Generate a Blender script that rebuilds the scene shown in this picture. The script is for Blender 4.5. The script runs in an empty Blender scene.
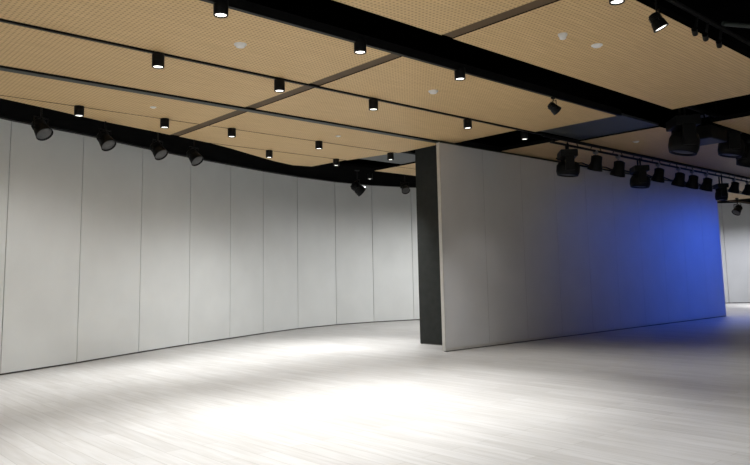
import bpy, bmesh, math, random
from mathutils import Vector, Matrix
random.seed(7)
PI = math.pi
sc = bpy.context.scene
C = sc.collection

# ---------------------------------------------------------------- camera
EYE = 1.6
cam = bpy.data.cameras.new('camera')
co = bpy.data.objects.new('camera', cam)
C.objects.link(co)
R_ = Vector((0.7434734, -0.66847468, -0.01972088))
U_ = Vector((-0.0660119, -0.10269867, 0.99251973))
F_ = Vector((0.66549961, 0.7366102, 0.12048101))
m = Matrix((R_, U_, -F_)).transposed().to_4x4()
m.translation = (0, 0, EYE)
co.matrix_world = m
cam.sensor_width = 36.0
cam.lens = 36.0 * 691.73 / 750.0
cam.shift_y = (193.81 - 232.5) / 750.0
cam.clip_start = 0.05
cam.clip_end = 200
sc.camera = co

# ---------------------------------------------------------------- world, exposure
w = bpy.data.worlds.new('world')
sc.world = w
w.use_nodes = True
w.node_tree.nodes['Background'].inputs[0].default_value = (0.02, 0.02, 0.022, 1)
w.node_tree.nodes['Background'].inputs[1].default_value = 0.3
sc.view_settings.view_transform = 'Standard'
sc.view_settings.look = 'None'
sc.view_settings.gamma = 1.0
sc.view_settings.use_curve_mapping = False
sc.view_settings.exposure = 0.0
try:
    sc.cycles.max_bounces = 8
    sc.cycles.diffuse_bounces = 5
    sc.cycles.sample_clamp_indirect = 3.0
    sc.cycles.caustics_reflective = False
except Exception:
    pass

DOWN_W = 560.0        # cylinder downlight
WARM = (0.975, 0.985, 1.0)
BLUE_W = 110.0

def spot(name, loc, aim, watts, size, blend, color, parent=None, radius=0.06):
    l = bpy.data.lights.new(name, 'SPOT')
    l.energy = watts
    l.spot_size = math.radians(size)
    l.spot_blend = blend
    l.color = color
    l.shadow_soft_size = radius
    o = bpy.data.objects.new(name, l)
    C.objects.link(o)
    d = (Vector(aim) - Vector(loc)).normalized()
    o.rotation_euler = d.to_track_quat('-Z', 'Y').to_euler()
    if parent is not None:
        o.parent = parent
        o.location = Vector(loc) - parent.location
    else:
        o.location = loc
    return o

# every beam: (group, x, y, z, aim x, aim y, aim z, cone, colour); powers per group
COOL = (0.88, 0.89, 1.0)
BLUE = (0.03, 0.14, 1.0)
ZL = 4.33
BEAMS = []
def down(g, x, y, cone, dy=0.0, dx=0.0, z=ZL, col=WARM): BEAMS.append((g, x, y, z, x + dx, y + dy, 0.0, cone, col, 0.06))
for x in (-0.3, 1.6): down('slot_left', x, 6.46, 74)
for x in (3.63, 5.63, 7.56): down('slot', x, 6.46, 74)
for x in (0.0, 1.9): down('track_left', x, 8.43, 70)
for x in (3.82, 5.73, 7.62): down('track', x, 8.43, 70)
down('track_far', 10.04, 8.43, 96); down('slot_far', 9.9, 6.46, 74)
down('band', 12.3, 8.75, 90); down('band', 12.6, 6.0, 90)
for x, y in ((0.3, 10.8), (2.2, 11.3), (4.0, 11.9), (5.54, 11.9), (6.95, 11.9)): down('wall_near', x, y, 66, 0.2)
for x, y in ((9.12, 11.9), (11.4, 12.03), (8.85, 13.45), (10.85, 13.45)): down('wall_mid', x, y, 72, 0.3)
for x, y in ((0.3, 10.8), (2.2, 11.3), (4.0, 11.9), (5.54, 11.9), (6.95, 11.9), (8.85, 13.45), (9.12, 11.9), (10.85, 13.45), (10.85, 13.45)): down('wall_wash', x, y, 135, 0.8)  # extra wide beams added over the downlights to brighten the wall
for x, y in ((13.5, 15.15), (16.2, 14.9), (18.4, 14.7), (20.5, 14.5)): down('wall_far', x, y, 168, 0.4, z=4.49)
for x in (1.2, 3.1, 5.1, 7.05): down('front', x, 3.72, 80)
for x, y in ((10.5, 3.7), (13.5, 3.7)): down('front_right', x, y, 100)  # faint fill beams added without fixtures
for x, y in ((28.5, 12.0), (31.5, 12.0), (34.5, 12.2), (36.5, 11.0)): down('end', x, y, 155, 0, z=4.5, col=COOL)
for x in (17.0, 18.95): BEAMS.append(('blue_near', x, 7.2, 3.5, x + 0.3, 10.24, 1.2, 125, BLUE, 0.15))
for x in (20.75, 22.6): BEAMS.append(('blue_mid', x, 7.2, 3.5, x + 0.3, 10.24, 1.2, 125, BLUE, 0.15))
for x in (24.2, 26.0): BEAMS.append(('blue_far', x, 7.2, 3.5, x + 0.1, 10.24, 1.2, 125, BLUE, 0.15))
for x, y in ((-3.5, -3), (1.5, -4.5), (7, -4.5), (13, -3.5), (-3.8, 3)): down('unseen_fill', x, y, 140)  # unseen lamps added behind the camera to fill the room by bounce
for x, y in ((33.5, 10.8), (35.0, 12.0)): down('end_floor', x, y, 62, 0, z=4.5)
POWER = dict(end_floor=900, unseen_fill=1200, slot_left=480, slot=930, track=520, track_far=410, slot_far=80, band=85, wall_near=620, wall_mid=470, wall_wash=115, wall_far=400, front=490, front_right=165, end=330, blue_near=38, blue_mid=95, blue_far=185, track_left=8)
for g, x, y, z, ax, ay, az, cone, col, rad in BEAMS:
    pw = POWER[g] * (0.45 if g == 'wall_far' and x < 14 else 0.66 if g.startswith('wall_') and x < 4.5 else 1.0 if g == 'wall_near' else 1.6 if g == 'wall_wash' and x > 8 else 1.0)
    if pw > 0: spot(g + '_beam', (x, y, z), (ax, ay, az), pw, cone, 0.95, col, radius=rad)

# ---------------------------------------------------------------- materials
def nmat(name):
    mt = bpy.data.materials.new(name)
    mt.use_nodes = True
    nt = mt.node_tree
    return mt, nt, nt.nodes['Principled BSDF']

def simple(name, col, rough=0.6, metal=0.0, noise=0.15, scale=8.0, spec=0.5):
    mt, nt, b = nmat(name)
    tc = nt.nodes.new('ShaderNodeTexCoord')
    nz = nt.nodes.new('ShaderNodeTexNoise')
    nz.inputs['Scale'].default_value = scale
    nz.inputs['Detail'].default_value = 4
    nt.links.new(tc.outputs['Object'], nz.inputs['Vector'])
    cr = nt.nodes.new('ShaderNodeValToRGB')
    cr.color_ramp.elements[0].position = 0.3
    cr.color_ramp.elements[1].position = 0.7
    cr.color_ramp.elements[0].color = (*[c * (1 - noise) for c in col], 1)
    cr.color_ramp.elements[1].color = (*[min(1, c * (1 + noise)) for c in col], 1)
    nt.links.new(nz.outputs['Fac'], cr.inputs['Fac'])
    nt.links.new(cr.outputs['Color'], b.inputs['Base Color'])
    b.inputs['Roughness'].default_value = rough
    b.inputs['Metallic'].default_value = metal
    b.inputs['Specular IOR Level'].default_value = spec
    return mt

def emis(name, col, strength):
    mt, nt, b = nmat(name)
    b.inputs['Base Color'].default_value = (*col, 1)
    b.inputs['Emission Color'].default_value = (*col, 1)
    b.inputs['Emission Strength'].default_value = strength
    return mt

def wood_ceiling():
    mt, nt, b = nmat('perforated_wood')
    L = nt.links.new
    tc = nt.nodes.new('ShaderNodeTexCoord')
    # grain along X
    mp = nt.nodes.new('ShaderNodeMapping')
    mp.inputs['Scale'].default_value = (0.8, 9.0, 1.0)
    L(tc.outputs['Object'], mp.inputs['Vector'])
    nz = nt.nodes.new('ShaderNodeTexNoise')
    nz.inputs['Scale'].default_value = 2.2
    nz.inputs['Detail'].default_value = 5
    L(mp.outputs['Vector'], nz.inputs['Vector'])
    cr = nt.nodes.new('ShaderNodeValToRGB')
    cr.color_ramp.elements[0].position = 0.3
    cr.color_ramp.elements[0].color = (0.545, 0.378, 0.190, 1)
    cr.color_ramp.elements[1].position = 0.7
    cr.color_ramp.elements[1].color = (0.635, 0.450, 0.230, 1)
    L(nz.outputs['Fac'], cr.inputs['Fac'])
    # round perforations on a square grid
    sep = nt.nodes.new('ShaderNodeSeparateXYZ')
    L(tc.outputs['Object'], sep.inputs[0])
    def mth(op, a, bb=None):
        n = nt.nodes.new('ShaderNodeMath')
        n.operation = op
        if isinstance(a, (int, float)): n.inputs[0].default_value = a
        else: L(a, n.inputs[0])
        if bb is not None:
            if isinstance(bb, (int, float)): n.inputs[1].default_value = bb
            else: L(bb, n.inputs[1])
        return n.outputs[0]
    P = 0.058
    def cell(o):
        f = mth('FRACT', mth('DIVIDE', mth('ADD', o, 50.0), P))
        s = mth('SUBTRACT', f, 0.5)
        return mth('MULTIPLY', s, s)
    d = mth('SQRT', mth('ADD', cell(sep.outputs['X']), cell(sep.outputs['Y'])))
    mr = nt.nodes.new('ShaderNodeMapRange')
    mr.inputs['From Min'].default_value = 0.20
    mr.inputs['From Max'].default_value = 0.27
    mr.inputs['To Min'].default_value = 0.0
    mr.inputs['To Max'].default_value = 1.0
    L(d, mr.inputs['Value'])
    mx = nt.nodes.new('ShaderNodeMixRGB')
    mx.inputs[1].default_value = (0.355, 0.238, 0.113, 1)
    L(mr.outputs[0], mx.inputs[0])
    L(cr.outputs['Color'], mx.inputs[2])
    L(mx.outputs[0], b.inputs['Base Color'])
    b.inputs['Roughness'].default_value = 0.55
    b.inputs['Specular IOR Level'].default_value = 0.25
    return mt

def plank_floor():
    mt, nt, b = nmat('bleached_oak_planks')
    L = nt.links.new
    tc = nt.nodes.new('ShaderNodeTexCoord')
    mp = nt.nodes.new('ShaderNodeMapping')
    mp.inputs['Rotation'].default_value = (0, 0, PI / 2)
    L(tc.outputs['Object'], mp.inputs['Vector'])
    br = nt.nodes.new('ShaderNodeTexBrick')
    br.inputs['Scale'].default_value = 1.0
    br.inputs['Brick Width'].default_value = 1.9
    br.inputs['Row Height'].default_value = 0.19
    br.inputs['Mortar Size'].default_value = 0.0035
    br.inputs['Mortar Smooth'].default_value = 0.3
    br.inputs['Color1'].default_value = (0.427, 0.418, 0.403, 1)
    br.inputs['Color2'].default_value = (0.491, 0.485, 0.471, 1)
    br.inputs['Mortar'].default_value = (0.324, 0.312, 0.291, 1)
    br.offset = 0.37
    L(mp.outputs['Vector'], br.inputs['Vector'])
    m2 = nt.nodes.new('ShaderNodeMapping')
    m2.inputs['Scale'].default_value = (7.0, 0.5, 1.0)
    L(tc.outputs['Object'], m2.inputs['Vector'])
    nz = nt.nodes.new('ShaderNodeTexNoise')
    nz.inputs['Scale'].default_value = 2.5
    nz.inputs['Detail'].default_value = 6
    L(m2.outputs['Vector'], nz.inputs['Vector'])
    cr = nt.nodes.new('ShaderNodeValToRGB')
    cr.color_ramp.elements[0].position = 0.3
    cr.color_ramp.elements[0].color = (0.84, 0.825, 0.80, 1)
    cr.color_ramp.elements[1].position = 0.65
    cr.color_ramp.elements[1].color = (1, 1, 1, 1)
    L(nz.outputs['Fac'], cr.inputs['Fac'])
    mx = nt.nodes.new('ShaderNodeMixRGB')
    mx.blend_type = 'MULTIPLY'
    mx.inputs[0].default_value = 1.0
    L(br.outputs['Color'], mx.inputs[1])
    L(cr.outputs['Color'], mx.inputs[2])
    L(mx.outputs[0], b.inputs['Base Color'])
    b.inputs['Roughness'].default_value = 0.42
    b.inputs['Specular IOR Level'].default_value = 0.4
    return mt

def grille_mat():
    mt, nt, b = nmat('slate_louvre')
    L = nt.links.new
    tc = nt.nodes.new('ShaderNodeTexCoord')
    wv = nt.nodes.new('ShaderNodeTexWave')
    wv.bands_direction = 'X'
    wv.inputs['Scale'].default_value = 6.0
    L(tc.outputs['Object'], wv.inputs['Vector'])
    cr = nt.nodes.new('ShaderNodeValToRGB')
    cr.color_ramp.elements[0].color = (0.022, 0.025, 0.026, 1)
    cr.color_ramp.elements[1].color = (0.065, 0.073, 0.074, 1)
    L(wv.outputs['Fac'], cr.inputs['Fac'])
    L(cr.outputs['Color'], b.inputs['Base Color'])
    b.inputs['Roughness'].default_value = 0.5
    return mt

WOOD = wood_ceiling()
FLOOR = plank_floor()
GRILLE = grille_mat()
PANEL = simple('grey_panel_cloth', (0.69, 0.705, 0.69), 0.8, 0, 0.03, 1.2, 0.2)
PANEL2 = simple('grey_panel_laminate', (0.60, 0.60, 0.60), 0.6, 0, 0.03, 1.2, 0.3)
ALU = simple('aluminium_edge', (0.60, 0.59, 0.56), 0.4, 0.4, 0.05)
SEAM = simple('dark_seal', (0.10, 0.095, 0.085), 0.8)
BLACK = simple('black_metal', (0.006, 0.006, 0.006), 0.5, 0.0, 0.2, 8, 0.15)
MATTE = simple('black_paint', (0.004, 0.004, 0.004), 1.0, 0, 0.2, 3, 0.0)
TRACKG = simple('dark_green_grey_metal', (0.018, 0.024, 0.020), 0.5, 0.0)
SHADE_BROWN = simple('shaded_brown_strip', (0.10, 0.066, 0.034), 0.6, 0, 0.1, 3, 0.2)  # ceiling wood darkened, joint shade put into the colour
CLAMP = simple('dull_steel', (0.22, 0.22, 0.23), 0.35, 0.7)
JOINT = simple('grey_joint', (0.18, 0.18, 0.18), 0.8)
CHAR = simple('charcoal_cloth', (0.028, 0.030, 0.028), 0.85, 0, 0.1, 6, 0.1)
WHITE = simple('white_plastic', (0.8, 0.8, 0.78), 0.4)
GLASSY = simple('grey_lens', (0.07, 0.07, 0.07), 0.45, 0.0, 0.2, 30, 0.3)
BACKW = simple('back_wall_paint', (0.62, 0.62, 0.61), 0.8)
LENS = emis('lit_lens', (1.0, 0.97, 0.92), 3.0)
BLUEL = emis('blue_lens', (0.08, 0.16, 1.0), 6.0)

# ---------------------------------------------------------------- mesh helpers
def new(): return bmesh.new()

def box(bm, x0, x1, y0, y1, z0, z1, M=None):
    v = [bm.verts.new((x, y, z)) for x in (x0, x1) for y in (y0, y1) for z in (z0, z1)]
    for f in ((0, 1, 3, 2), (4, 6, 7, 5), (0, 4, 5, 1), (2, 3, 7, 6), (0, 2, 6, 4), (1, 5, 7, 3)):
        bm.faces.new([v[i] for i in f])
    if M is not None:
        for q in v: q.co = M @ q.co
    return v

def prism(bm, pts, z0, z1):
    a = [bm.verts.new((x, y, z0)) for x, y in pts]
    b = [bm.verts.new((x, y, z1)) for x, y in pts]
    n = len(pts)
    bm.faces.new(a[::-1]); bm.faces.new(b)
    for i in range(n):
        bm.faces.new((a[i], a[(i + 1) % n], b[(i + 1) % n], b[i]))

def lathe(bm, prof, seg=24, M=None, cap=True):
    rings = []
    for r, z in prof:
        rings.append([bm.verts.new((r * math.cos(2 * PI * i / seg), r * math.sin(2 * PI * i / seg), z)) for i in range(seg)])
    for a, b in zip(rings, rings[1:]):
        for i in range(seg):
            bm.faces.new((a[i], a[(i + 1) % seg], b[(i + 1) % seg], b[i]))
    if cap:
        bm.faces.new(rings[0][::-1]); bm.faces.new(rings[-1])
    if M is not None:
        for rg in rings:
            for v in rg: v.co = M @ v.co

def aim_m(o, d):
    """local +Z runs along d, origin at o"""
    q = Vector(d).normalized().to_track_quat('Z', 'Y')
    return Matrix.Translation(Vector(o)) @ q.to_matrix().to_4x4()

def rod(bm, a, b, r, seg=12):
    a = Vector(a); b = Vector(b)
    lathe(bm, [(r, 0), (r, (b - a).length)], seg, aim_m(a, b - a))

def obj(name, bm, mat, parent=None, bevel=0.0, smooth=False):
    bmesh.ops.recalc_face_normals(bm, faces=bm.faces)
    me = bpy.data.meshes.new(name)
    bm.to_mesh(me); bm.free()
    me.materials.append(mat)
    o = bpy.data.objects.new(name, me)
    C.objects.link(o)
    if smooth:
        for p in me.polygons: p.use_smooth = len(p.vertices) == 4
    if bevel:
        md = o.modifiers.new('bevel', 'BEVEL'); md.width = bevel; md.segments = 2
        md.limit_method = 'ANGLE'
    if parent is not None: o.parent = parent
    return o

def tag(o, label, cat, group=None):
    o['label'] = label; o['category'] = cat
    if group: o['group'] = group
    return o

def thing(name, loc, label, cat, group=None):
    o = bpy.data.objects.new(name, None)
    o.empty_display_size = 0.1
    C.objects.link(o); o.location = loc
    return tag(o, label, cat, group)

def struct(name, bm, mat, parent=None, **k):
    o = obj(name, bm, mat, parent, **k)
    if parent is None: o['kind'] = 'structure'
    return o

def copy_tree(o, parent=None):
    c = o.copy(); C.objects.link(c)
    c.parent = parent
    for ch in list(o.children): copy_tree(ch, c)
    return c

ZC = 4.6      # underside of the wooden ceiling
ZR = 5.7      # black slab above it

# ---------------------------------------------------------------- floor, walls
bm = new(); box(bm, -8, 42, -8, 21, -0.1, 0); struct('floor', bm, FLOOR)

wall = [(-6.0, 9.4), (-3.9, 10.4), (-2.2, 11.2), (-0.35, 12.05), (1.6, 13.0), (3.46, 13.91), (5.04, 14.66), (6.74, 15.62), (8.41, 16.47), (10.02, 17.20),
        (11.57, 17.92), (13.35, 18.62), (15.25, 19.0), (16.95, 18.95), (18.6, 18.55), (20.3, 18.15), (22.1, 17.75),
        (23.9, 17.3), (25.7, 16.85), (27.5, 16.4), (29.3, 15.95), (31.1, 15.5), (32.9, 15.05), (34.7, 14.6),
        (36.3, 14.1), (37.6, 12.8), (38.5, 11.2), (39.2, 9.5), (39.6, 7.6)]
top = []
for x, y in wall:
    t = max(0.0, min(1.0, (x - 3.46) / (14.0 - 3.46)))
    top.append(4.66 + 0.36 * t)
def wallpanel(i):
    (x0, y0), (x1, y1) = wall[i], wall[i + 1]
    a = Vector((x0, y0, 0)); b = Vector((x1, y1, 0))
    d = (b - a).normalized(); n = Vector((-d.y, d.x, 0))   # away from the room
    g = 0.010
    a2, b2 = a + d * g, b - d * g
    bm = new()
    v = []
    for p, zt in ((a2, top[i]), (b2, top[i + 1])):
        for off in (0, 0.10):
            for z in (0.03, zt):
                q = p + n * off
                v.append(bm.verts.new((q.x, q.y, z)))
    for f in ((0, 1, 3, 2), (4, 6, 7, 5), (0, 4, 5, 1), (2, 3, 7, 6), (0, 2, 6, 4), (1, 5, 7, 3)):
        bm.faces.new([v[k] for k in f])
    return bm
# wall_left: dark backing that also shows in the joints, with the movable panels as its parts
bm = new()
prev = None
for i, (x, y) in enumerate(wall):
    j0, j1 = max(0, i - 1), min(len(wall) - 1, i + 1)
    d = Vector((wall[j1][0] - wall[j0][0], wall[j1][1] - wall[j0][1], 0)).normalized()
    n = Vector((-d.y, d.x, 0))
    ring = []
    for off in (0.035, 0.2):
        for z in (0.0, ZR):
            ring.append(bm.verts.new((x + n.x * off, y + n.y * off, z)))
    if prev:
        p, r = prev, ring
        bm.faces.new((p[0], r[0], r[1], p[1])); bm.faces.new((p[2], p[3], r[3], r[2]))
        bm.faces.new((p[1], r[1], r[3], p[3])); bm.faces.new((p[0], p[2], r[2], r[0]))
    prev = ring
wl = struct('wall_left', bm, SEAM)
for i in range(len(wall) - 1):
    obj('wall_panel', wallpanel(i), PANEL, wl)
bm = new(); box(bm, -6.2, 42, -8, -7.8, 0, ZR); struct('wall_back', bm, BACKW)
bm = new(); box(bm, -6.2, -6.0, -7.8, 9.6, 0, ZR); struct('wall_side', bm, BACKW)
bm = new(); box(bm, 39.6, 39.8, -7.8, 7.7, 0, ZR); struct('wall_right', bm, BACKW)

# ---------------------------------------------------------------- ceiling
bm = new(); box(bm, -8, 42, -8, 21, ZR, ZR + 0.1)
ceil = struct('ceiling', bm, MATTE)
XL, XR = -5.8, 31.0
G0, G1 = 6.25, 6.46
def slab(pts, mat=WOOD, z0=ZC, z1=ZC + 0.09, name='wood_panel'):
    bm = new(); prism(bm, pts, z0, z1)
    o = obj(name, bm, mat, ceil)
    if mat is WOOD:
        o.data.materials.append(MATTE)
        for p in o.data.polygons:
            if abs(p.normal.z) < 0.5: p.material_index = 1
    return o
def rect(x0, x1, y0, y1): return [(x0, y0), (x1, y0), (x1, y1), (x0, y1)]
# row between the near edge and the open slot
slab(rect(XL, G0, 3.5, 5.62)); slab(rect(G1, 12.57, 3.5, 5.62)); slab(rect(14.36, XR, 3.5, 5.62))
slab(rect(XL, G0, 6.5, 8.40)); slab(rect(G1, 12.2, 6.5, 8.40)); slab(rect(13.9, XR, 6.5, 8.40))
slab(rect(XL, G0, 8.46, 10.26)); slab(rect(G1, 11.72, 8.46, 10.26)); slab(rect(13.43, XR, 8.46, 10.26))
slab([(-2.5, 10.42), (G0, 10.42), (G0, 11.91), (1.6, 11.91), (-2.5, 10.5)])
slab(rect(G1, 11.55, 10.42, 11.91)); slab(rect(12.95, XR, 10.42, 11.91))
slab([(2.1, 11.945), (G0, 11.945), (G0, 13.17), (5.81, 13.04), (4.68, 12.76), (3.65, 12.38), (2.83, 12.12)])
slab([(G1, 11.945), (11.5, 11.945), (11.2, 13.435), (7.25, 13.435), (6.64, 13.26), (G1, 13.2)])
slab([(7.35, 13.47), (11.15, 13.47), (11.05, 14.74), (10.52, 14.86), (9.75, 14.60), (8.8, 14.14), (7.96, 13.72)])
slab(rect(12.95, XR, 11.945, 13.435)); slab([(12.95, 13.47), (30, 13.47), (24, 14.4), (12.95, 14.35)])
# recessed strips in the joints, the shade there put into their brown
def reveal(pts): slab(pts, SHADE_BROWN, ZC + 0.012, ZC + 0.09, 'joint_strip')
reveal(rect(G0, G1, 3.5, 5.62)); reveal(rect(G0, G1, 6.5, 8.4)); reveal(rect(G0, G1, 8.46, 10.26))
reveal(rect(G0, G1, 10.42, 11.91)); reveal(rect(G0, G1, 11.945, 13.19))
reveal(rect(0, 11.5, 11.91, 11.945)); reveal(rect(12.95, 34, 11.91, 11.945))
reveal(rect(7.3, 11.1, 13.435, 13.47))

# black soffit between the curved wood edge and the wall heads
edge = [(-6.0, 8.2), (-3.9, 9.5), (-2.2, 10.4), (-0.35, 11.25), (1.6, 11.91), (2.83, 12.12), (3.65, 12.38), (4.68, 12.76), (5.81, 13.04),
        (6.64, 13.26), (7.96, 13.72), (9.75, 14.60), (11.0, 14.80), (13.0, 14.40), (14.7, 14.40), (16.5, 14.4), (18.5, 14.4), (20, 14.4), (22, 14.4),
        (24.0, 14.4), (26, 14.1), (28, 13.8), (30.95, 13.47), (31.0, 13.2), (31.0, 12.6), (31.0, 11.8), (31.0, 10.6), (31.0, 9.3), (31.0, 7.6)]
bm = new()
prev = None
for (ex, ey), (wx, wy), zt in zip(edge, wall, top):
    r = [bm.verts.new((ex, ey, ZC + 0.09)), bm.verts.new((wx, wy, zt)), bm.verts.new((wx, wy, zt + 0.08)), bm.verts.new((ex, ey, ZC + 0.17))]
    if prev:
        for k in range(4): bm.faces.new((prev[k], r[k], r[(k + 1) % 4], prev[(k + 1) % 4]))
    prev = r
struct('trim_1', bm, MATTE)
# curved black rail that hides the panel heads
bm = new(); prev = None
for i, ((x, y), zt) in enumerate(zip(wall, top)):
    j0, j1 = max(0, i - 1), min(len(wall) - 1, i + 1)
    d = Vector((wall[j1][0] - wall[j0][0], wall[j1][1] - wall[j0][1], 0)).normalized()
    n = Vector((d.y, -d.x, 0))
    r = [bm.verts.new((x + n.x * a, y + n.y * a, z)) for a, z in ((0.01, zt - 0.03), (0.12, zt - 0.03), (0.12, zt + 0.06), (0.01, zt + 0.06))]
    if prev:
        for k in range(4): bm.faces.new((prev[k], r[k], r[(k + 1) % 4], prev[(k + 1) % 4]))
    prev = r
struct('trim_2', bm, BLACK)

# ---------------------------------------------------------------- ceiling grilles
def grille(name, pts, z, label):
    bm = new(); prism(bm, pts, z, z + 0.05)
    return tag(obj(name, bm, GRILLE), label, 'air grille', 'slate ceiling grilles')
grille('air_grille', rect(12.2, 13.9, 6.52, 8.38), ZC + 0.03, 'wide slate grey ceiling grille beside the start of the lighting truss')
grille('air_grille', [(11.5, 11.96), (12.9, 11.96), (12.9, 13.2), (11.3, 13.2)], ZC + 0.03, 'slate blue ceiling grille behind the top of the black side panel')

# ---------------------------------------------------------------- tracks
def track(y, x0, x1, wdt, z0, z1, mat, name, label, cat):
    bm = new(); box(bm, x0, x1, y - wdt / 2, y + wdt / 2, z0, z1)
    bm2 = bm
    return tag(obj(name, bm2, mat), label, cat)
track(8.43, -5.5, 12.5, 0.046, ZC - 0.025, ZC + 0.1, BLACK, 'lighting_track', 'thin straight black lighting track between the slot and the partition track', 'lighting track')
t = thing('partition_track', (0, 10.34, 0), 'dark grey-green ceiling track that the freestanding grey partition hangs from', 'ceiling track')
bm = new(); box(bm, -5.0, 34, -0.075, 0.075, ZC - 0.03, ZC + 0.1); obj('track_channel', bm, TRACKG, t)
bm = new(); box(bm, -5.0, 34, -0.082, -0.077, ZC - 0.032, ZC + 0.1); obj('track_lip', bm, BLACK, t)
for yy, lab in ((6.46, 'black lighting track along the wooden edge of the long black ceiling slot'),):
    track(yy, -5.5, 12.2, 0.06, ZC - 0.02, ZC + 0.1, BLACK, 'lighting_track', lab, 'lighting track')

# ---------------------------------------------------------------- freestanding partition
PY0, PY1 = 10.24, 10.36
PX = [11.17 + 1.475 * k for k in range(11)]
pt = thing('folding_partition', (11.17, 10.24, 0), 'long freestanding grey panelled partition lit blue towards its far end', 'partition wall')
for a, b in zip(PX, PX[1:]):
    bm = new(); box(bm, a - 11.17 + 0.004, b - 11.17 - 0.004, -0.04, 0.04, 0.07, ZC - 0.05)
    obj('panel', bm, PANEL2, pt, bevel=0.003)
    if b < PX[-1]:
        bm = new(); box(bm, b - 11.17 - 0.008, b - 11.17 + 0.008, -0.036, 0.036, 0.07, ZC - 0.06); obj('joint_seal', bm, JOINT, pt)
bm = new(); box(bm, 0.0, 14.75, -0.046, 0.046, 0.02, 0.07); obj('bottom_rail', bm, ALU, pt)  # rail made taller, its pale colour standing in for light along the base
bm = new(); box(bm, 0.02, 14.73, -0.03, 0.03, 0.0, 0.03); obj('floor_seal', bm, SEAM, pt)
bm = new(); box(bm, -0.02, 0.006, -0.046, 0.046, 0.02, ZC - 0.05); obj('end_profile', bm, ALU, pt, bevel=0.004)
bm = new(); box(bm, -0.02, 14.75, -0.044, 0.044, ZC - 0.06, ZC - 0.031); obj('top_rail', bm, TRACKG, pt)

sp = thing('side_panel', (12.2, 11.2, 0), 'tall black panel standing behind the near end of the grey partition', 'panel')
bm = new(); box(bm, -0.05, 0.05, -0.75, 0.73, 0.02, ZC + 0.3); obj('panel_leaf', bm, CHAR, sp, bevel=0.004)
bm = new(); box(bm, -0.045, 0.045, -0.74, 0.72, 0.0, 0.02); obj('floor_seal', bm, SEAM, sp)

# ---------------------------------------------------------------- cylinder downlights
def make_down():
    t = thing('ceiling_downlight', (0, 0, 0), '', 'ceiling light', 'black cylinder downlights under the wooden ceiling')
    bm = new()
    lathe(bm, [(0.078, 0.0), (0.08, -0.004), (0.08, -0.166), (0.076, -0.17), (0.068, -0.17), (0.062, -0.148), (0.0015, -0.148)], 28, None, False)
    bm.faces.new([v for v in bm.verts][:28])
    hs = obj('housing', bm, BLACK, t, smooth=True)
    bm = new(); lathe(bm, [(0.062, -0.157), (0.062, -0.150)], 24); obj('lens', bm, LENS, hs)['label'] = 'glowing white lens'
    bm = new(); box(bm, -0.03, 0.03, -0.02, 0.02, 0.0, 0.03); obj('track_adapter', bm, BLACK, t)
    return t
proto = make_down()
downs = []
LIT = []
rowB = 'hanging from the thin black track'
specs = [
    # x, y, label
    (3.63, 6.46, 'large lit black cylinder light at the top left edge of the black slot'),
    (5.63, 6.46, 'lit black cylinder light at the slot edge, second along from the top'),
    (7.56, 6.46, 'lit black cylinder light at the slot edge, just past the brown cross joint'),
    (3.82, 8.43, 'lit black cylinder light on the thin track, nearest of its row'),
    (5.73, 8.43, 'lit black cylinder light on the thin track just before the brown cross joint'),
    (7.62, 8.43, 'lit black cylinder light on the thin track just after the brown cross joint'),
    (10.04, 8.43, 'lit black cylinder light on the thin track above the grey partition'),
    (12.3, 8.75, 'small lit light in the black cross band above the grey partition'),
    (4.00, 11.90, 'small black cylinder light over the curved wall, leftmost of all'),
    (5.54, 11.90, 'small black cylinder light over the curved wall, second from the left'),
    (6.95, 11.90, 'small black cylinder light over the curved wall, just right of the brown joint'),
    (9.12, 11.90, 'small black cylinder light above the curved wall, upper one of the far pair'),
    (11.4, 12.03, 'small black cylinder light in front of the slate blue grille'),
    (8.85, 13.45, 'tiny black cylinder light on the far narrow wood strip'),
    (13.5, 15.15, 'lit cylinder light beside the far wall spotlight pointing right'),
    (10.85, 13.45, 'tiny lit cylinder light at the far end of the narrow wood strip'),
    (6.62, 3.46, 'white lit lamp cut by the top edge of the picture'),
]
for i, (x, y, lab) in enumerate(specs):
    o = proto if i == 0 else copy_tree(proto)
    o.location = (x, y, {6.46: ZC + 0.03, 8.43: ZC - 0.03}.get(y, ZC))
    if y == 8.75: o.location.z = ZC + 0.08
    if y == 15.15: o.location.z = ZC + 0.07
    o['label'] = lab
    LIT.append((x, y))
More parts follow.
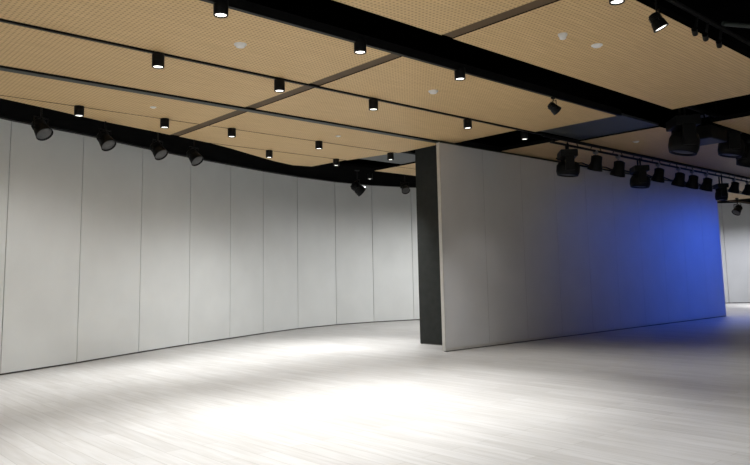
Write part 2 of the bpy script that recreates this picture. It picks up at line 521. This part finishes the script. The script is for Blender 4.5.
# ---------------------------------------------------------------- theatre spotlights
def spotlight(pos, d, up_z, label, group, s=1.0, lens=GLASSY, name='stage_spotlight'):
    """pos: centre of the can; up_z: height of what it hangs from"""
    t = thing(name, (pos[0], pos[1], up_z), label, 'spotlight', group)
    d = Vector(d).normalized()
    c = Vector((0, 0, pos[2] - up_z))
    M = aim_m(c, d)
    bm = new()
    L_ = 0.17 * s
    lathe(bm, [(0.05 * s, -L_ * 1.05), (0.10 * s, -L_ * 0.95), (0.115 * s, -L_ * 0.6), (0.115 * s, -L_ * 0.1), (0.135 * s, L_ * 0.1), (0.15 * s, L_ * 0.75),
               (0.16 * s, L_), (0.145 * s, L_), (0.14 * s, L_ * 0.82), (0.001, L_ * 0.82)], 24, M, False)
    hs = obj('housing', bm, BLACK, t, smooth=True)
    bm = new(); lathe(bm, [(0.139 * s, L_ * 0.83), (0.12 * s, L_ * 0.9), (0.06 * s, L_ * 0.95), (0.002, L_ * 0.96)], 24, M, False); obj('lens', bm, lens, hs, smooth=True)
    for k in (-0.3, -0.5, -0.7):
        bm = new(); lathe(bm, [(0.118 * s, L_ * k), (0.13 * s, L_ * (k + 0.03)), (0.13 * s, L_ * (k + 0.07)), (0.118 * s, L_ * (k + 0.1))], 20, M); obj('cooling_fin', bm, BLACK, hs)
    # yoke
    side = d.cross(Vector((0, 0, 1))).normalized()
    bm = new()
    yk = c + Vector((0, 0, 0.20 * s))
    for sg in (-1, 1):
        rod(bm, c + side * sg * 0.15 * s, yk + side * sg * 0.15 * s, 0.012 * s, 8)
    rod(bm, yk - side * 0.16 * s, yk + side * 0.16 * s, 0.012 * s, 8)
    yo = obj('yoke', bm, BLACK, t)
    for sg in (-1, 1):
        bm = new(); rod(bm, c + side * sg * 0.10 * s, c + side * sg * 0.175 * s, 0.022 * s, 10); obj('tilt_knob', bm, BLACK, yo)
    bm = new(); rod(bm, yk, (0, 0, -0.03), 0.018 * s, 10); obj('stem', bm, BLACK, t)
    bm = new(); box(bm, -0.06 * s, 0.06 * s, -0.04 * s, 0.04 * s, -0.05, 0.0); obj('mounting_clamp', bm, BLACK, t, bevel=0.004)
    return t
GW = 'unlit black spotlights along the curved wall'
for x, y, lab in ((3.55, 12.42, 'black spotlight over the curved grey wall, leftmost and largest of its row'),
                  (4.77, 12.75, 'black spotlight over the curved grey wall, second from the left'),
                  (5.97, 13.12, 'black spotlight over the curved grey wall, third from left, before the joint'),
                  (6.89, 13.36, 'black spotlight over the curved grey wall, just under the brown joint end')):
    spotlight((x, y, 4.25), (0.25, -0.60, -0.76), ZC + 0.09, lab, GW, 0.92)
spotlight((12.98, 15.12, 4.2), (0.75, -0.25, -0.6), 4.75, 'black spotlight pointing right at the head of the bright far curved wall', GW, 1.1)
spotlight((14.15, 14.35, 4.2), (-0.3, -0.6, -0.7), ZC + 0.09, 'black spotlight just left of the top of the black side panel', GW, 0.8)
spotlight((30.4, 11.17, 4.12), (-0.6, 0.2, -0.7), ZC, 'small black spotlight at the right frame edge, under the far wood strip', GW, 1.1)
spotlight((9.95, 6.46, 4.40), (0.75, -0.3, -0.6), ZC, 'black spotlight tilted right under the black slot beside the thin wood triangle', None, 0.55)
s2 = spotlight((7.30, 3.36, 4.36), (0.294, -0.318, -0.92), ZC + 0.12, 'tilted black spotlight with bright white lens at the top right wood edge', None, 0.55, LENS)
bm = new(); rod(bm, (6.3, 3.42, ZC + 0.16), (20, 3.42, ZC + 0.16), 0.03)
tag(obj('lighting_pipe', bm, BLACK), 'black pipe along the top right edge of the wooden ceiling', 'pipe')
for x, lab in ((8.52, 'first small black clamp on the top right wood edge'), (8.83, 'middle small black clamp on the top right wood edge'), (9.25, 'last small black clamp on the top right wood edge')):
    bm = new(); rod(bm, (x, 3.42, ZC + 0.12), (x, 3.46, ZC - 0.06), 0.018, 8); lathe(bm, [(0.035, -0.05), (0.035, 0.05)], 10, aim_m((x, 3.46, ZC - 0.05), (1, 0.3, -0.4)))
    tag(obj('pipe_clamp', bm, BLACK), lab, 'clamp', 'clamps on the ceiling edge')
bm = new(); rod(bm, (9.0, 3.3, ZC + 0.12), (13.5, 1.4, ZC + 0.3), 0.03)
tag(obj('conduit', bm, TRACKG), 'dark grey conduit crossing the black void at the top right', 'conduit')

# ---------------------------------------------------------------- lighting truss with lamps
YT = 8.42
tr = thing('lighting_truss', (12.5, YT, 0), 'long slim black lighting truss in front of the partition top', 'truss')
bm = new(); rod(bm, (0, 0, ZC - 0.02), (21, 0, ZC - 0.02), 0.04); obj('chord', bm, BLACK, tr)
bm = new(); rod(bm, (0.3, 0, ZC - 0.14), (21, 0, ZC - 0.14), 0.028); obj('chord', bm, BLACK, tr)
for k in range(42):
    x = 0.4 + k * 0.5
    bm = new(); rod(bm, (x, 0, ZC - 0.14), (x + (0.1 if k % 2 else -0.1), 0, ZC - 0.02), 0.012, 6); obj('lattice_bar', bm, BLACK, tr)
for x in (0.2, 4.2, 8.2, 12.2, 16.2, 20.2):
    bm = new(); rod(bm, (x, 0, ZC - 0.02), (x, 0, ZC + 0.02), 0.02, 8); obj('hanger', bm, BLACK, tr)

def fresnel(x, z, s, label, d=(0.1, 0.35, -0.95)):
    """tapered can that widens towards its front, with a yoke and clamp"""
    s *= 0.86
    t = thing('stage_lamp', (x, YT, ZC - 0.2), label, 'stage light', 'stage lamps on the truss')
    c = Vector((0, 0, z - (ZC - 0.2)))
    d = Vector(d).normalized(); M = aim_m(c, d)
    bm = new()
    lathe(bm, [(0.06 * s, -0.20 * s), (0.11 * s, -0.18 * s), (0.13 * s, -0.02 * s), (0.17 * s, 0.10 * s), (0.18 * s, 0.16 * s), (0.165 * s, 0.16 * s), (0.15 * s, 0.12 * s), (0.001, 0.12 * s)], 20, M, False)
    hs = obj('housing', bm, BLACK, t, smooth=True)
    bm = new(); lathe(bm, [(0.15 * s, 0.125 * s), (0.08 * s, 0.14 * s), (0.001, 0.145 * s)], 20, M, False); obj('lens', bm, GLASSY, hs)
    side = d.cross(Vector((0, 0, 1))).normalized()
    bm = new()
    y0 = c + Vector((0, 0, 0.17 * s))
    for sg in (-1, 1):
        rod(bm, c + side * sg * 0.15 * s, y0 + side * sg * 0.12 * s, 0.014, 8)
    rod(bm, y0 - side * 0.13 * s, y0 + side * 0.13 * s, 0.014, 8)
    obj('yoke', bm, BLACK, t)
    bm = new(); rod(bm, y0, (0, 0, 0.02), 0.02, 8); lathe(bm, [(0.055, -0.03), (0.055, 0.03)], 12, aim_m((0, 0, 0.03), (1, 0, 0))); obj('hook_clamp', bm, CLAMP, t)
    return t
def movinghead(x, y, z, s, top, label, group, yaw=0.0, ang=0.35, fat=1.0):
    """base box, two yoke arms and a round-ended head"""
    t = thing('moving_head_light', (x, y, top), label, 'stage light', group)
    t.rotation_euler.z = yaw
    c = z - top
    hw = 0.22 + 0.18 * (fat - 1)
    bm = new(); box(bm, -hw * s, hw * s, -0.19 * s, 0.19 * s, c + 0.24 * s, c + 0.40 * s); obj('base', bm, BLACK, t, bevel=0.02)
    for sg in (-1, 1):
        bm = new(); box(bm, sg * hw * s - 0.03 * s, sg * hw * s + 0.03 * s, -0.10 * s, 0.10 * s, c - 0.08 * s, c + 0.26 * s); obj('yoke_arm', bm, BLACK, t, bevel=0.015)
    M = Matrix.Translation((0, 0, c)) @ Matrix.Rotation(ang, 4, 'X')
    bm = new()
    lathe(bm, [(r * s * fat, q * s / fat ** 0.7) for r, q in ((0.08, 0.22), (0.15, 0.18), (0.18, 0.06), (0.18, -0.10), (0.16, -0.21), (0.14, -0.21), (0.13, -0.17), (0.001, -0.17))], 24, M, False)
    bm.faces.new([v for v in bm.verts][:24])
    hd = obj('head', bm, BLACK, t, smooth=True)
    bm = new(); lathe(bm, [(r * s * fat, q * s / fat ** 0.7) for r, q in ((0.128, -0.175), (0.07, -0.19), (0.001, -0.195))], 24, M, False); obj('lens', bm, GLASSY, hd, smooth=True)
    for sg in (-1, 1):
        bm = new(); rod(bm, (sg * 0.12 * s, 0, c + 0.39 * s), (sg * 0.12 * s, 0, 0.0), 0.022, 8); obj('hook_clamp', bm, BLACK, t)
    return t
GT = 'moving head lamps on the truss'
movinghead(13.42, YT, 3.93, 0.98, ZC - 0.12, 'bulky black moving head lamp at the near end of the truss', GT, 0.72, 0.1, 1.45)
movinghead(16.70, YT, 3.90, 0.95, ZC - 0.12, 'bulky black moving head lamp hanging mid truss over the blue glow', GT, 0.72, 0.1, 1.45)
movinghead(21.75, YT, 3.88, 0.84, ZC - 0.12, 'bulky black moving head lamp at the far top corner of the partition', GT, 0.72, 0.1, 1.2)
for x, z, s, lab in ((14.62, 4.16, 1.15, 'small black stage lamp on the truss, first after the near bulky lamp'),
                     (15.66, 4.12, 1.2, 'small black stage lamp on the truss just before the middle bulky lamp'),
                     (17.74, 4.14, 1.15, 'small black stage lamp on the truss, first after the middle bulky lamp'),
                     (18.95, 4.12, 1.2, 'small black stage lamp on the truss, second after the middle bulky lamp'),
                     (19.80, 4.12, 1.2, 'small black stage lamp on the truss, third after the middle bulky lamp'),
                     (20.75, 4.12, 1.2, 'small black stage lamp on the truss, last before the far bulky lamp'),
                     (22.80, 4.18, 1.1, 'small black stage lamp on the truss, just past the partition end'),
                     (23.90, 4.18, 1.1, 'small black stage lamp on the truss, cut by the right frame edge')):
    fresnel(x, z, s, lab)
bm = new()
pr = None
pts = []
for k in range(61):
    x = 13.5 + k * 0.18
    pts.append((x, YT + 0.34, 4.22 - 0.05 * abs(math.sin((x - 13.5) * PI / 1.05))))
for a, b in zip(pts, pts[1:]): rod(bm, a, b, 0.016, 6)
tag(obj('power_cable', bm, BLACK), 'black power cable sagging between the lamps of the truss', 'cable')

# lamps and boxes hung in the black slot on the right
GS = 'dark lamps hung in the black slot at the right'
bm = new(); rod(bm, (12.7, 6.0, 4.985), (30, 6.0, 4.985), 0.05); lp = obj('lighting_pipe', bm, BLACK)
for x in (13.2, 15.6, 18.6, 22, 26, 29.5):
    bm = new(); rod(bm, (x, 6.0, 5.0), (x, 6.0, ZR), 0.015, 8); obj('hanger', bm, BLACK, lp)
tag(lp, 'black pipe in the slot that the dark right-hand lamps hang from', 'pipe')
movinghead(13.85, 6.0, 4.18, 1.25, 4.95, 'large dark moving head lamp under the slot crossing, left of the projector', GS, 0.72, 0.2, 1.3)
movinghead(16.25, 6.0, 4.36, 1.15, 4.95, 'dark moving head lamp hung in the slot right of the projector', GS, 0.6, 0.2, 1.3)
movinghead(17.25, 6.0, 4.28, 1.3, 4.95, 'dark moving head lamp in the slot cut by the right frame edge', GS, -0.2)
pj = thing('projector', (14.95, 6.05, 4.95), 'black ceiling projector hung between two dark moving head lamps', 'projector')
bm = new(); box(bm, -0.42, 0.42, -0.32, 0.32, -0.62, -0.34); obj('body', bm, BLACK, pj, bevel=0.03)
bm = new(); lathe(bm, [(0.09, 0), (0.09, 0.12), (0.07, 0.12), (0.07, 0.08), (0.001, 0.08)], 20, aim_m((0.15, 0.32, -0.48), (0, 1, 0)), False); obj('lens_barrel', bm, BLACK, pj, smooth=True)
bm = new()
for a, b in ((-0.3, -0.2), (0.3, -0.2), (-0.3, 0.2), (0.3, 0.2)): rod(bm, (a, b, -0.35), (a * 0.4, b * 0.4, -0.05), 0.014, 8)
box(bm, -0.15, 0.15, -0.12, 0.12, -0.06, 0.0); obj('ceiling_bracket', bm, BLACK, pj)

# ---------------------------------------------------------------- services in the black voids
def duct(x0, x1, y, z, r, lab):
    bm = new(); rod(bm, (x0, y, z), (x1, y, z), r, 20)
    for k in range(int((x1 - x0) / 1.5)): lathe(bm, [(r + 0.015, 0), (r + 0.015, 0.04)], 20, aim_m((x0 + 0.7 + k * 1.5, y, z), (1, 0, 0)))
    tag(obj('air_duct', bm, MATTE), lab, 'duct', 'black ducts above the ceiling')
duct(2, 12.5, 5.95, 5.30, 0.22, 'round black duct inside the long ceiling slot')
duct(6.5, 24, 2.3, 5.15, 0.28, 'round black duct in the dark void at the top right')

# ---------------------------------------------------------------- detectors
def detector(x, y, r, label, h=0.045):
    t = thing('smoke_detector', (x, y, ZC), label, 'smoke detector', 'white detectors on the wooden ceiling')
    bm = new(); lathe(bm, [(r, 0.0), (r, -h * 0.35), (r * 0.8, -h * 0.5), (r * 0.72, -h * 0.9), (r * 0.5, -h), (0.001, -h)], 24, None, False); obj('cover', bm, WHITE, t, smooth=True)
    bm = new(); lathe(bm, [(r * 1.08, 0.004), (r * 1.08, -0.008)], 24); obj('base_plate', bm, WHITE, t)
    return t
detector(4.48, 7.47, 0.075, 'white round detector on the wood panel near the first slot lights')
detector(8.09, 7.49, 0.075, 'small white detector on the wood panel past the brown cross joint')
detector(7.42, 4.63, 0.055, 'larger white dome detector on the upper right wood panel', 0.07)
detector(8.15, 4.58, 0.07, 'flat white detector right of the larger dome on the upper right panel', 0.03)
detector(15.0, 7.6, 0.07, 'small white detector beyond the slate grille near the truss', 0.03)
detector(5.0, 11.2, 0.05, 'tiny flat white detector between partition track and the small left lights', 0.02)
detector(9.1, 11.2, 0.05, 'tiny flat white detector right of the brown joint near the far lights', 0.02)
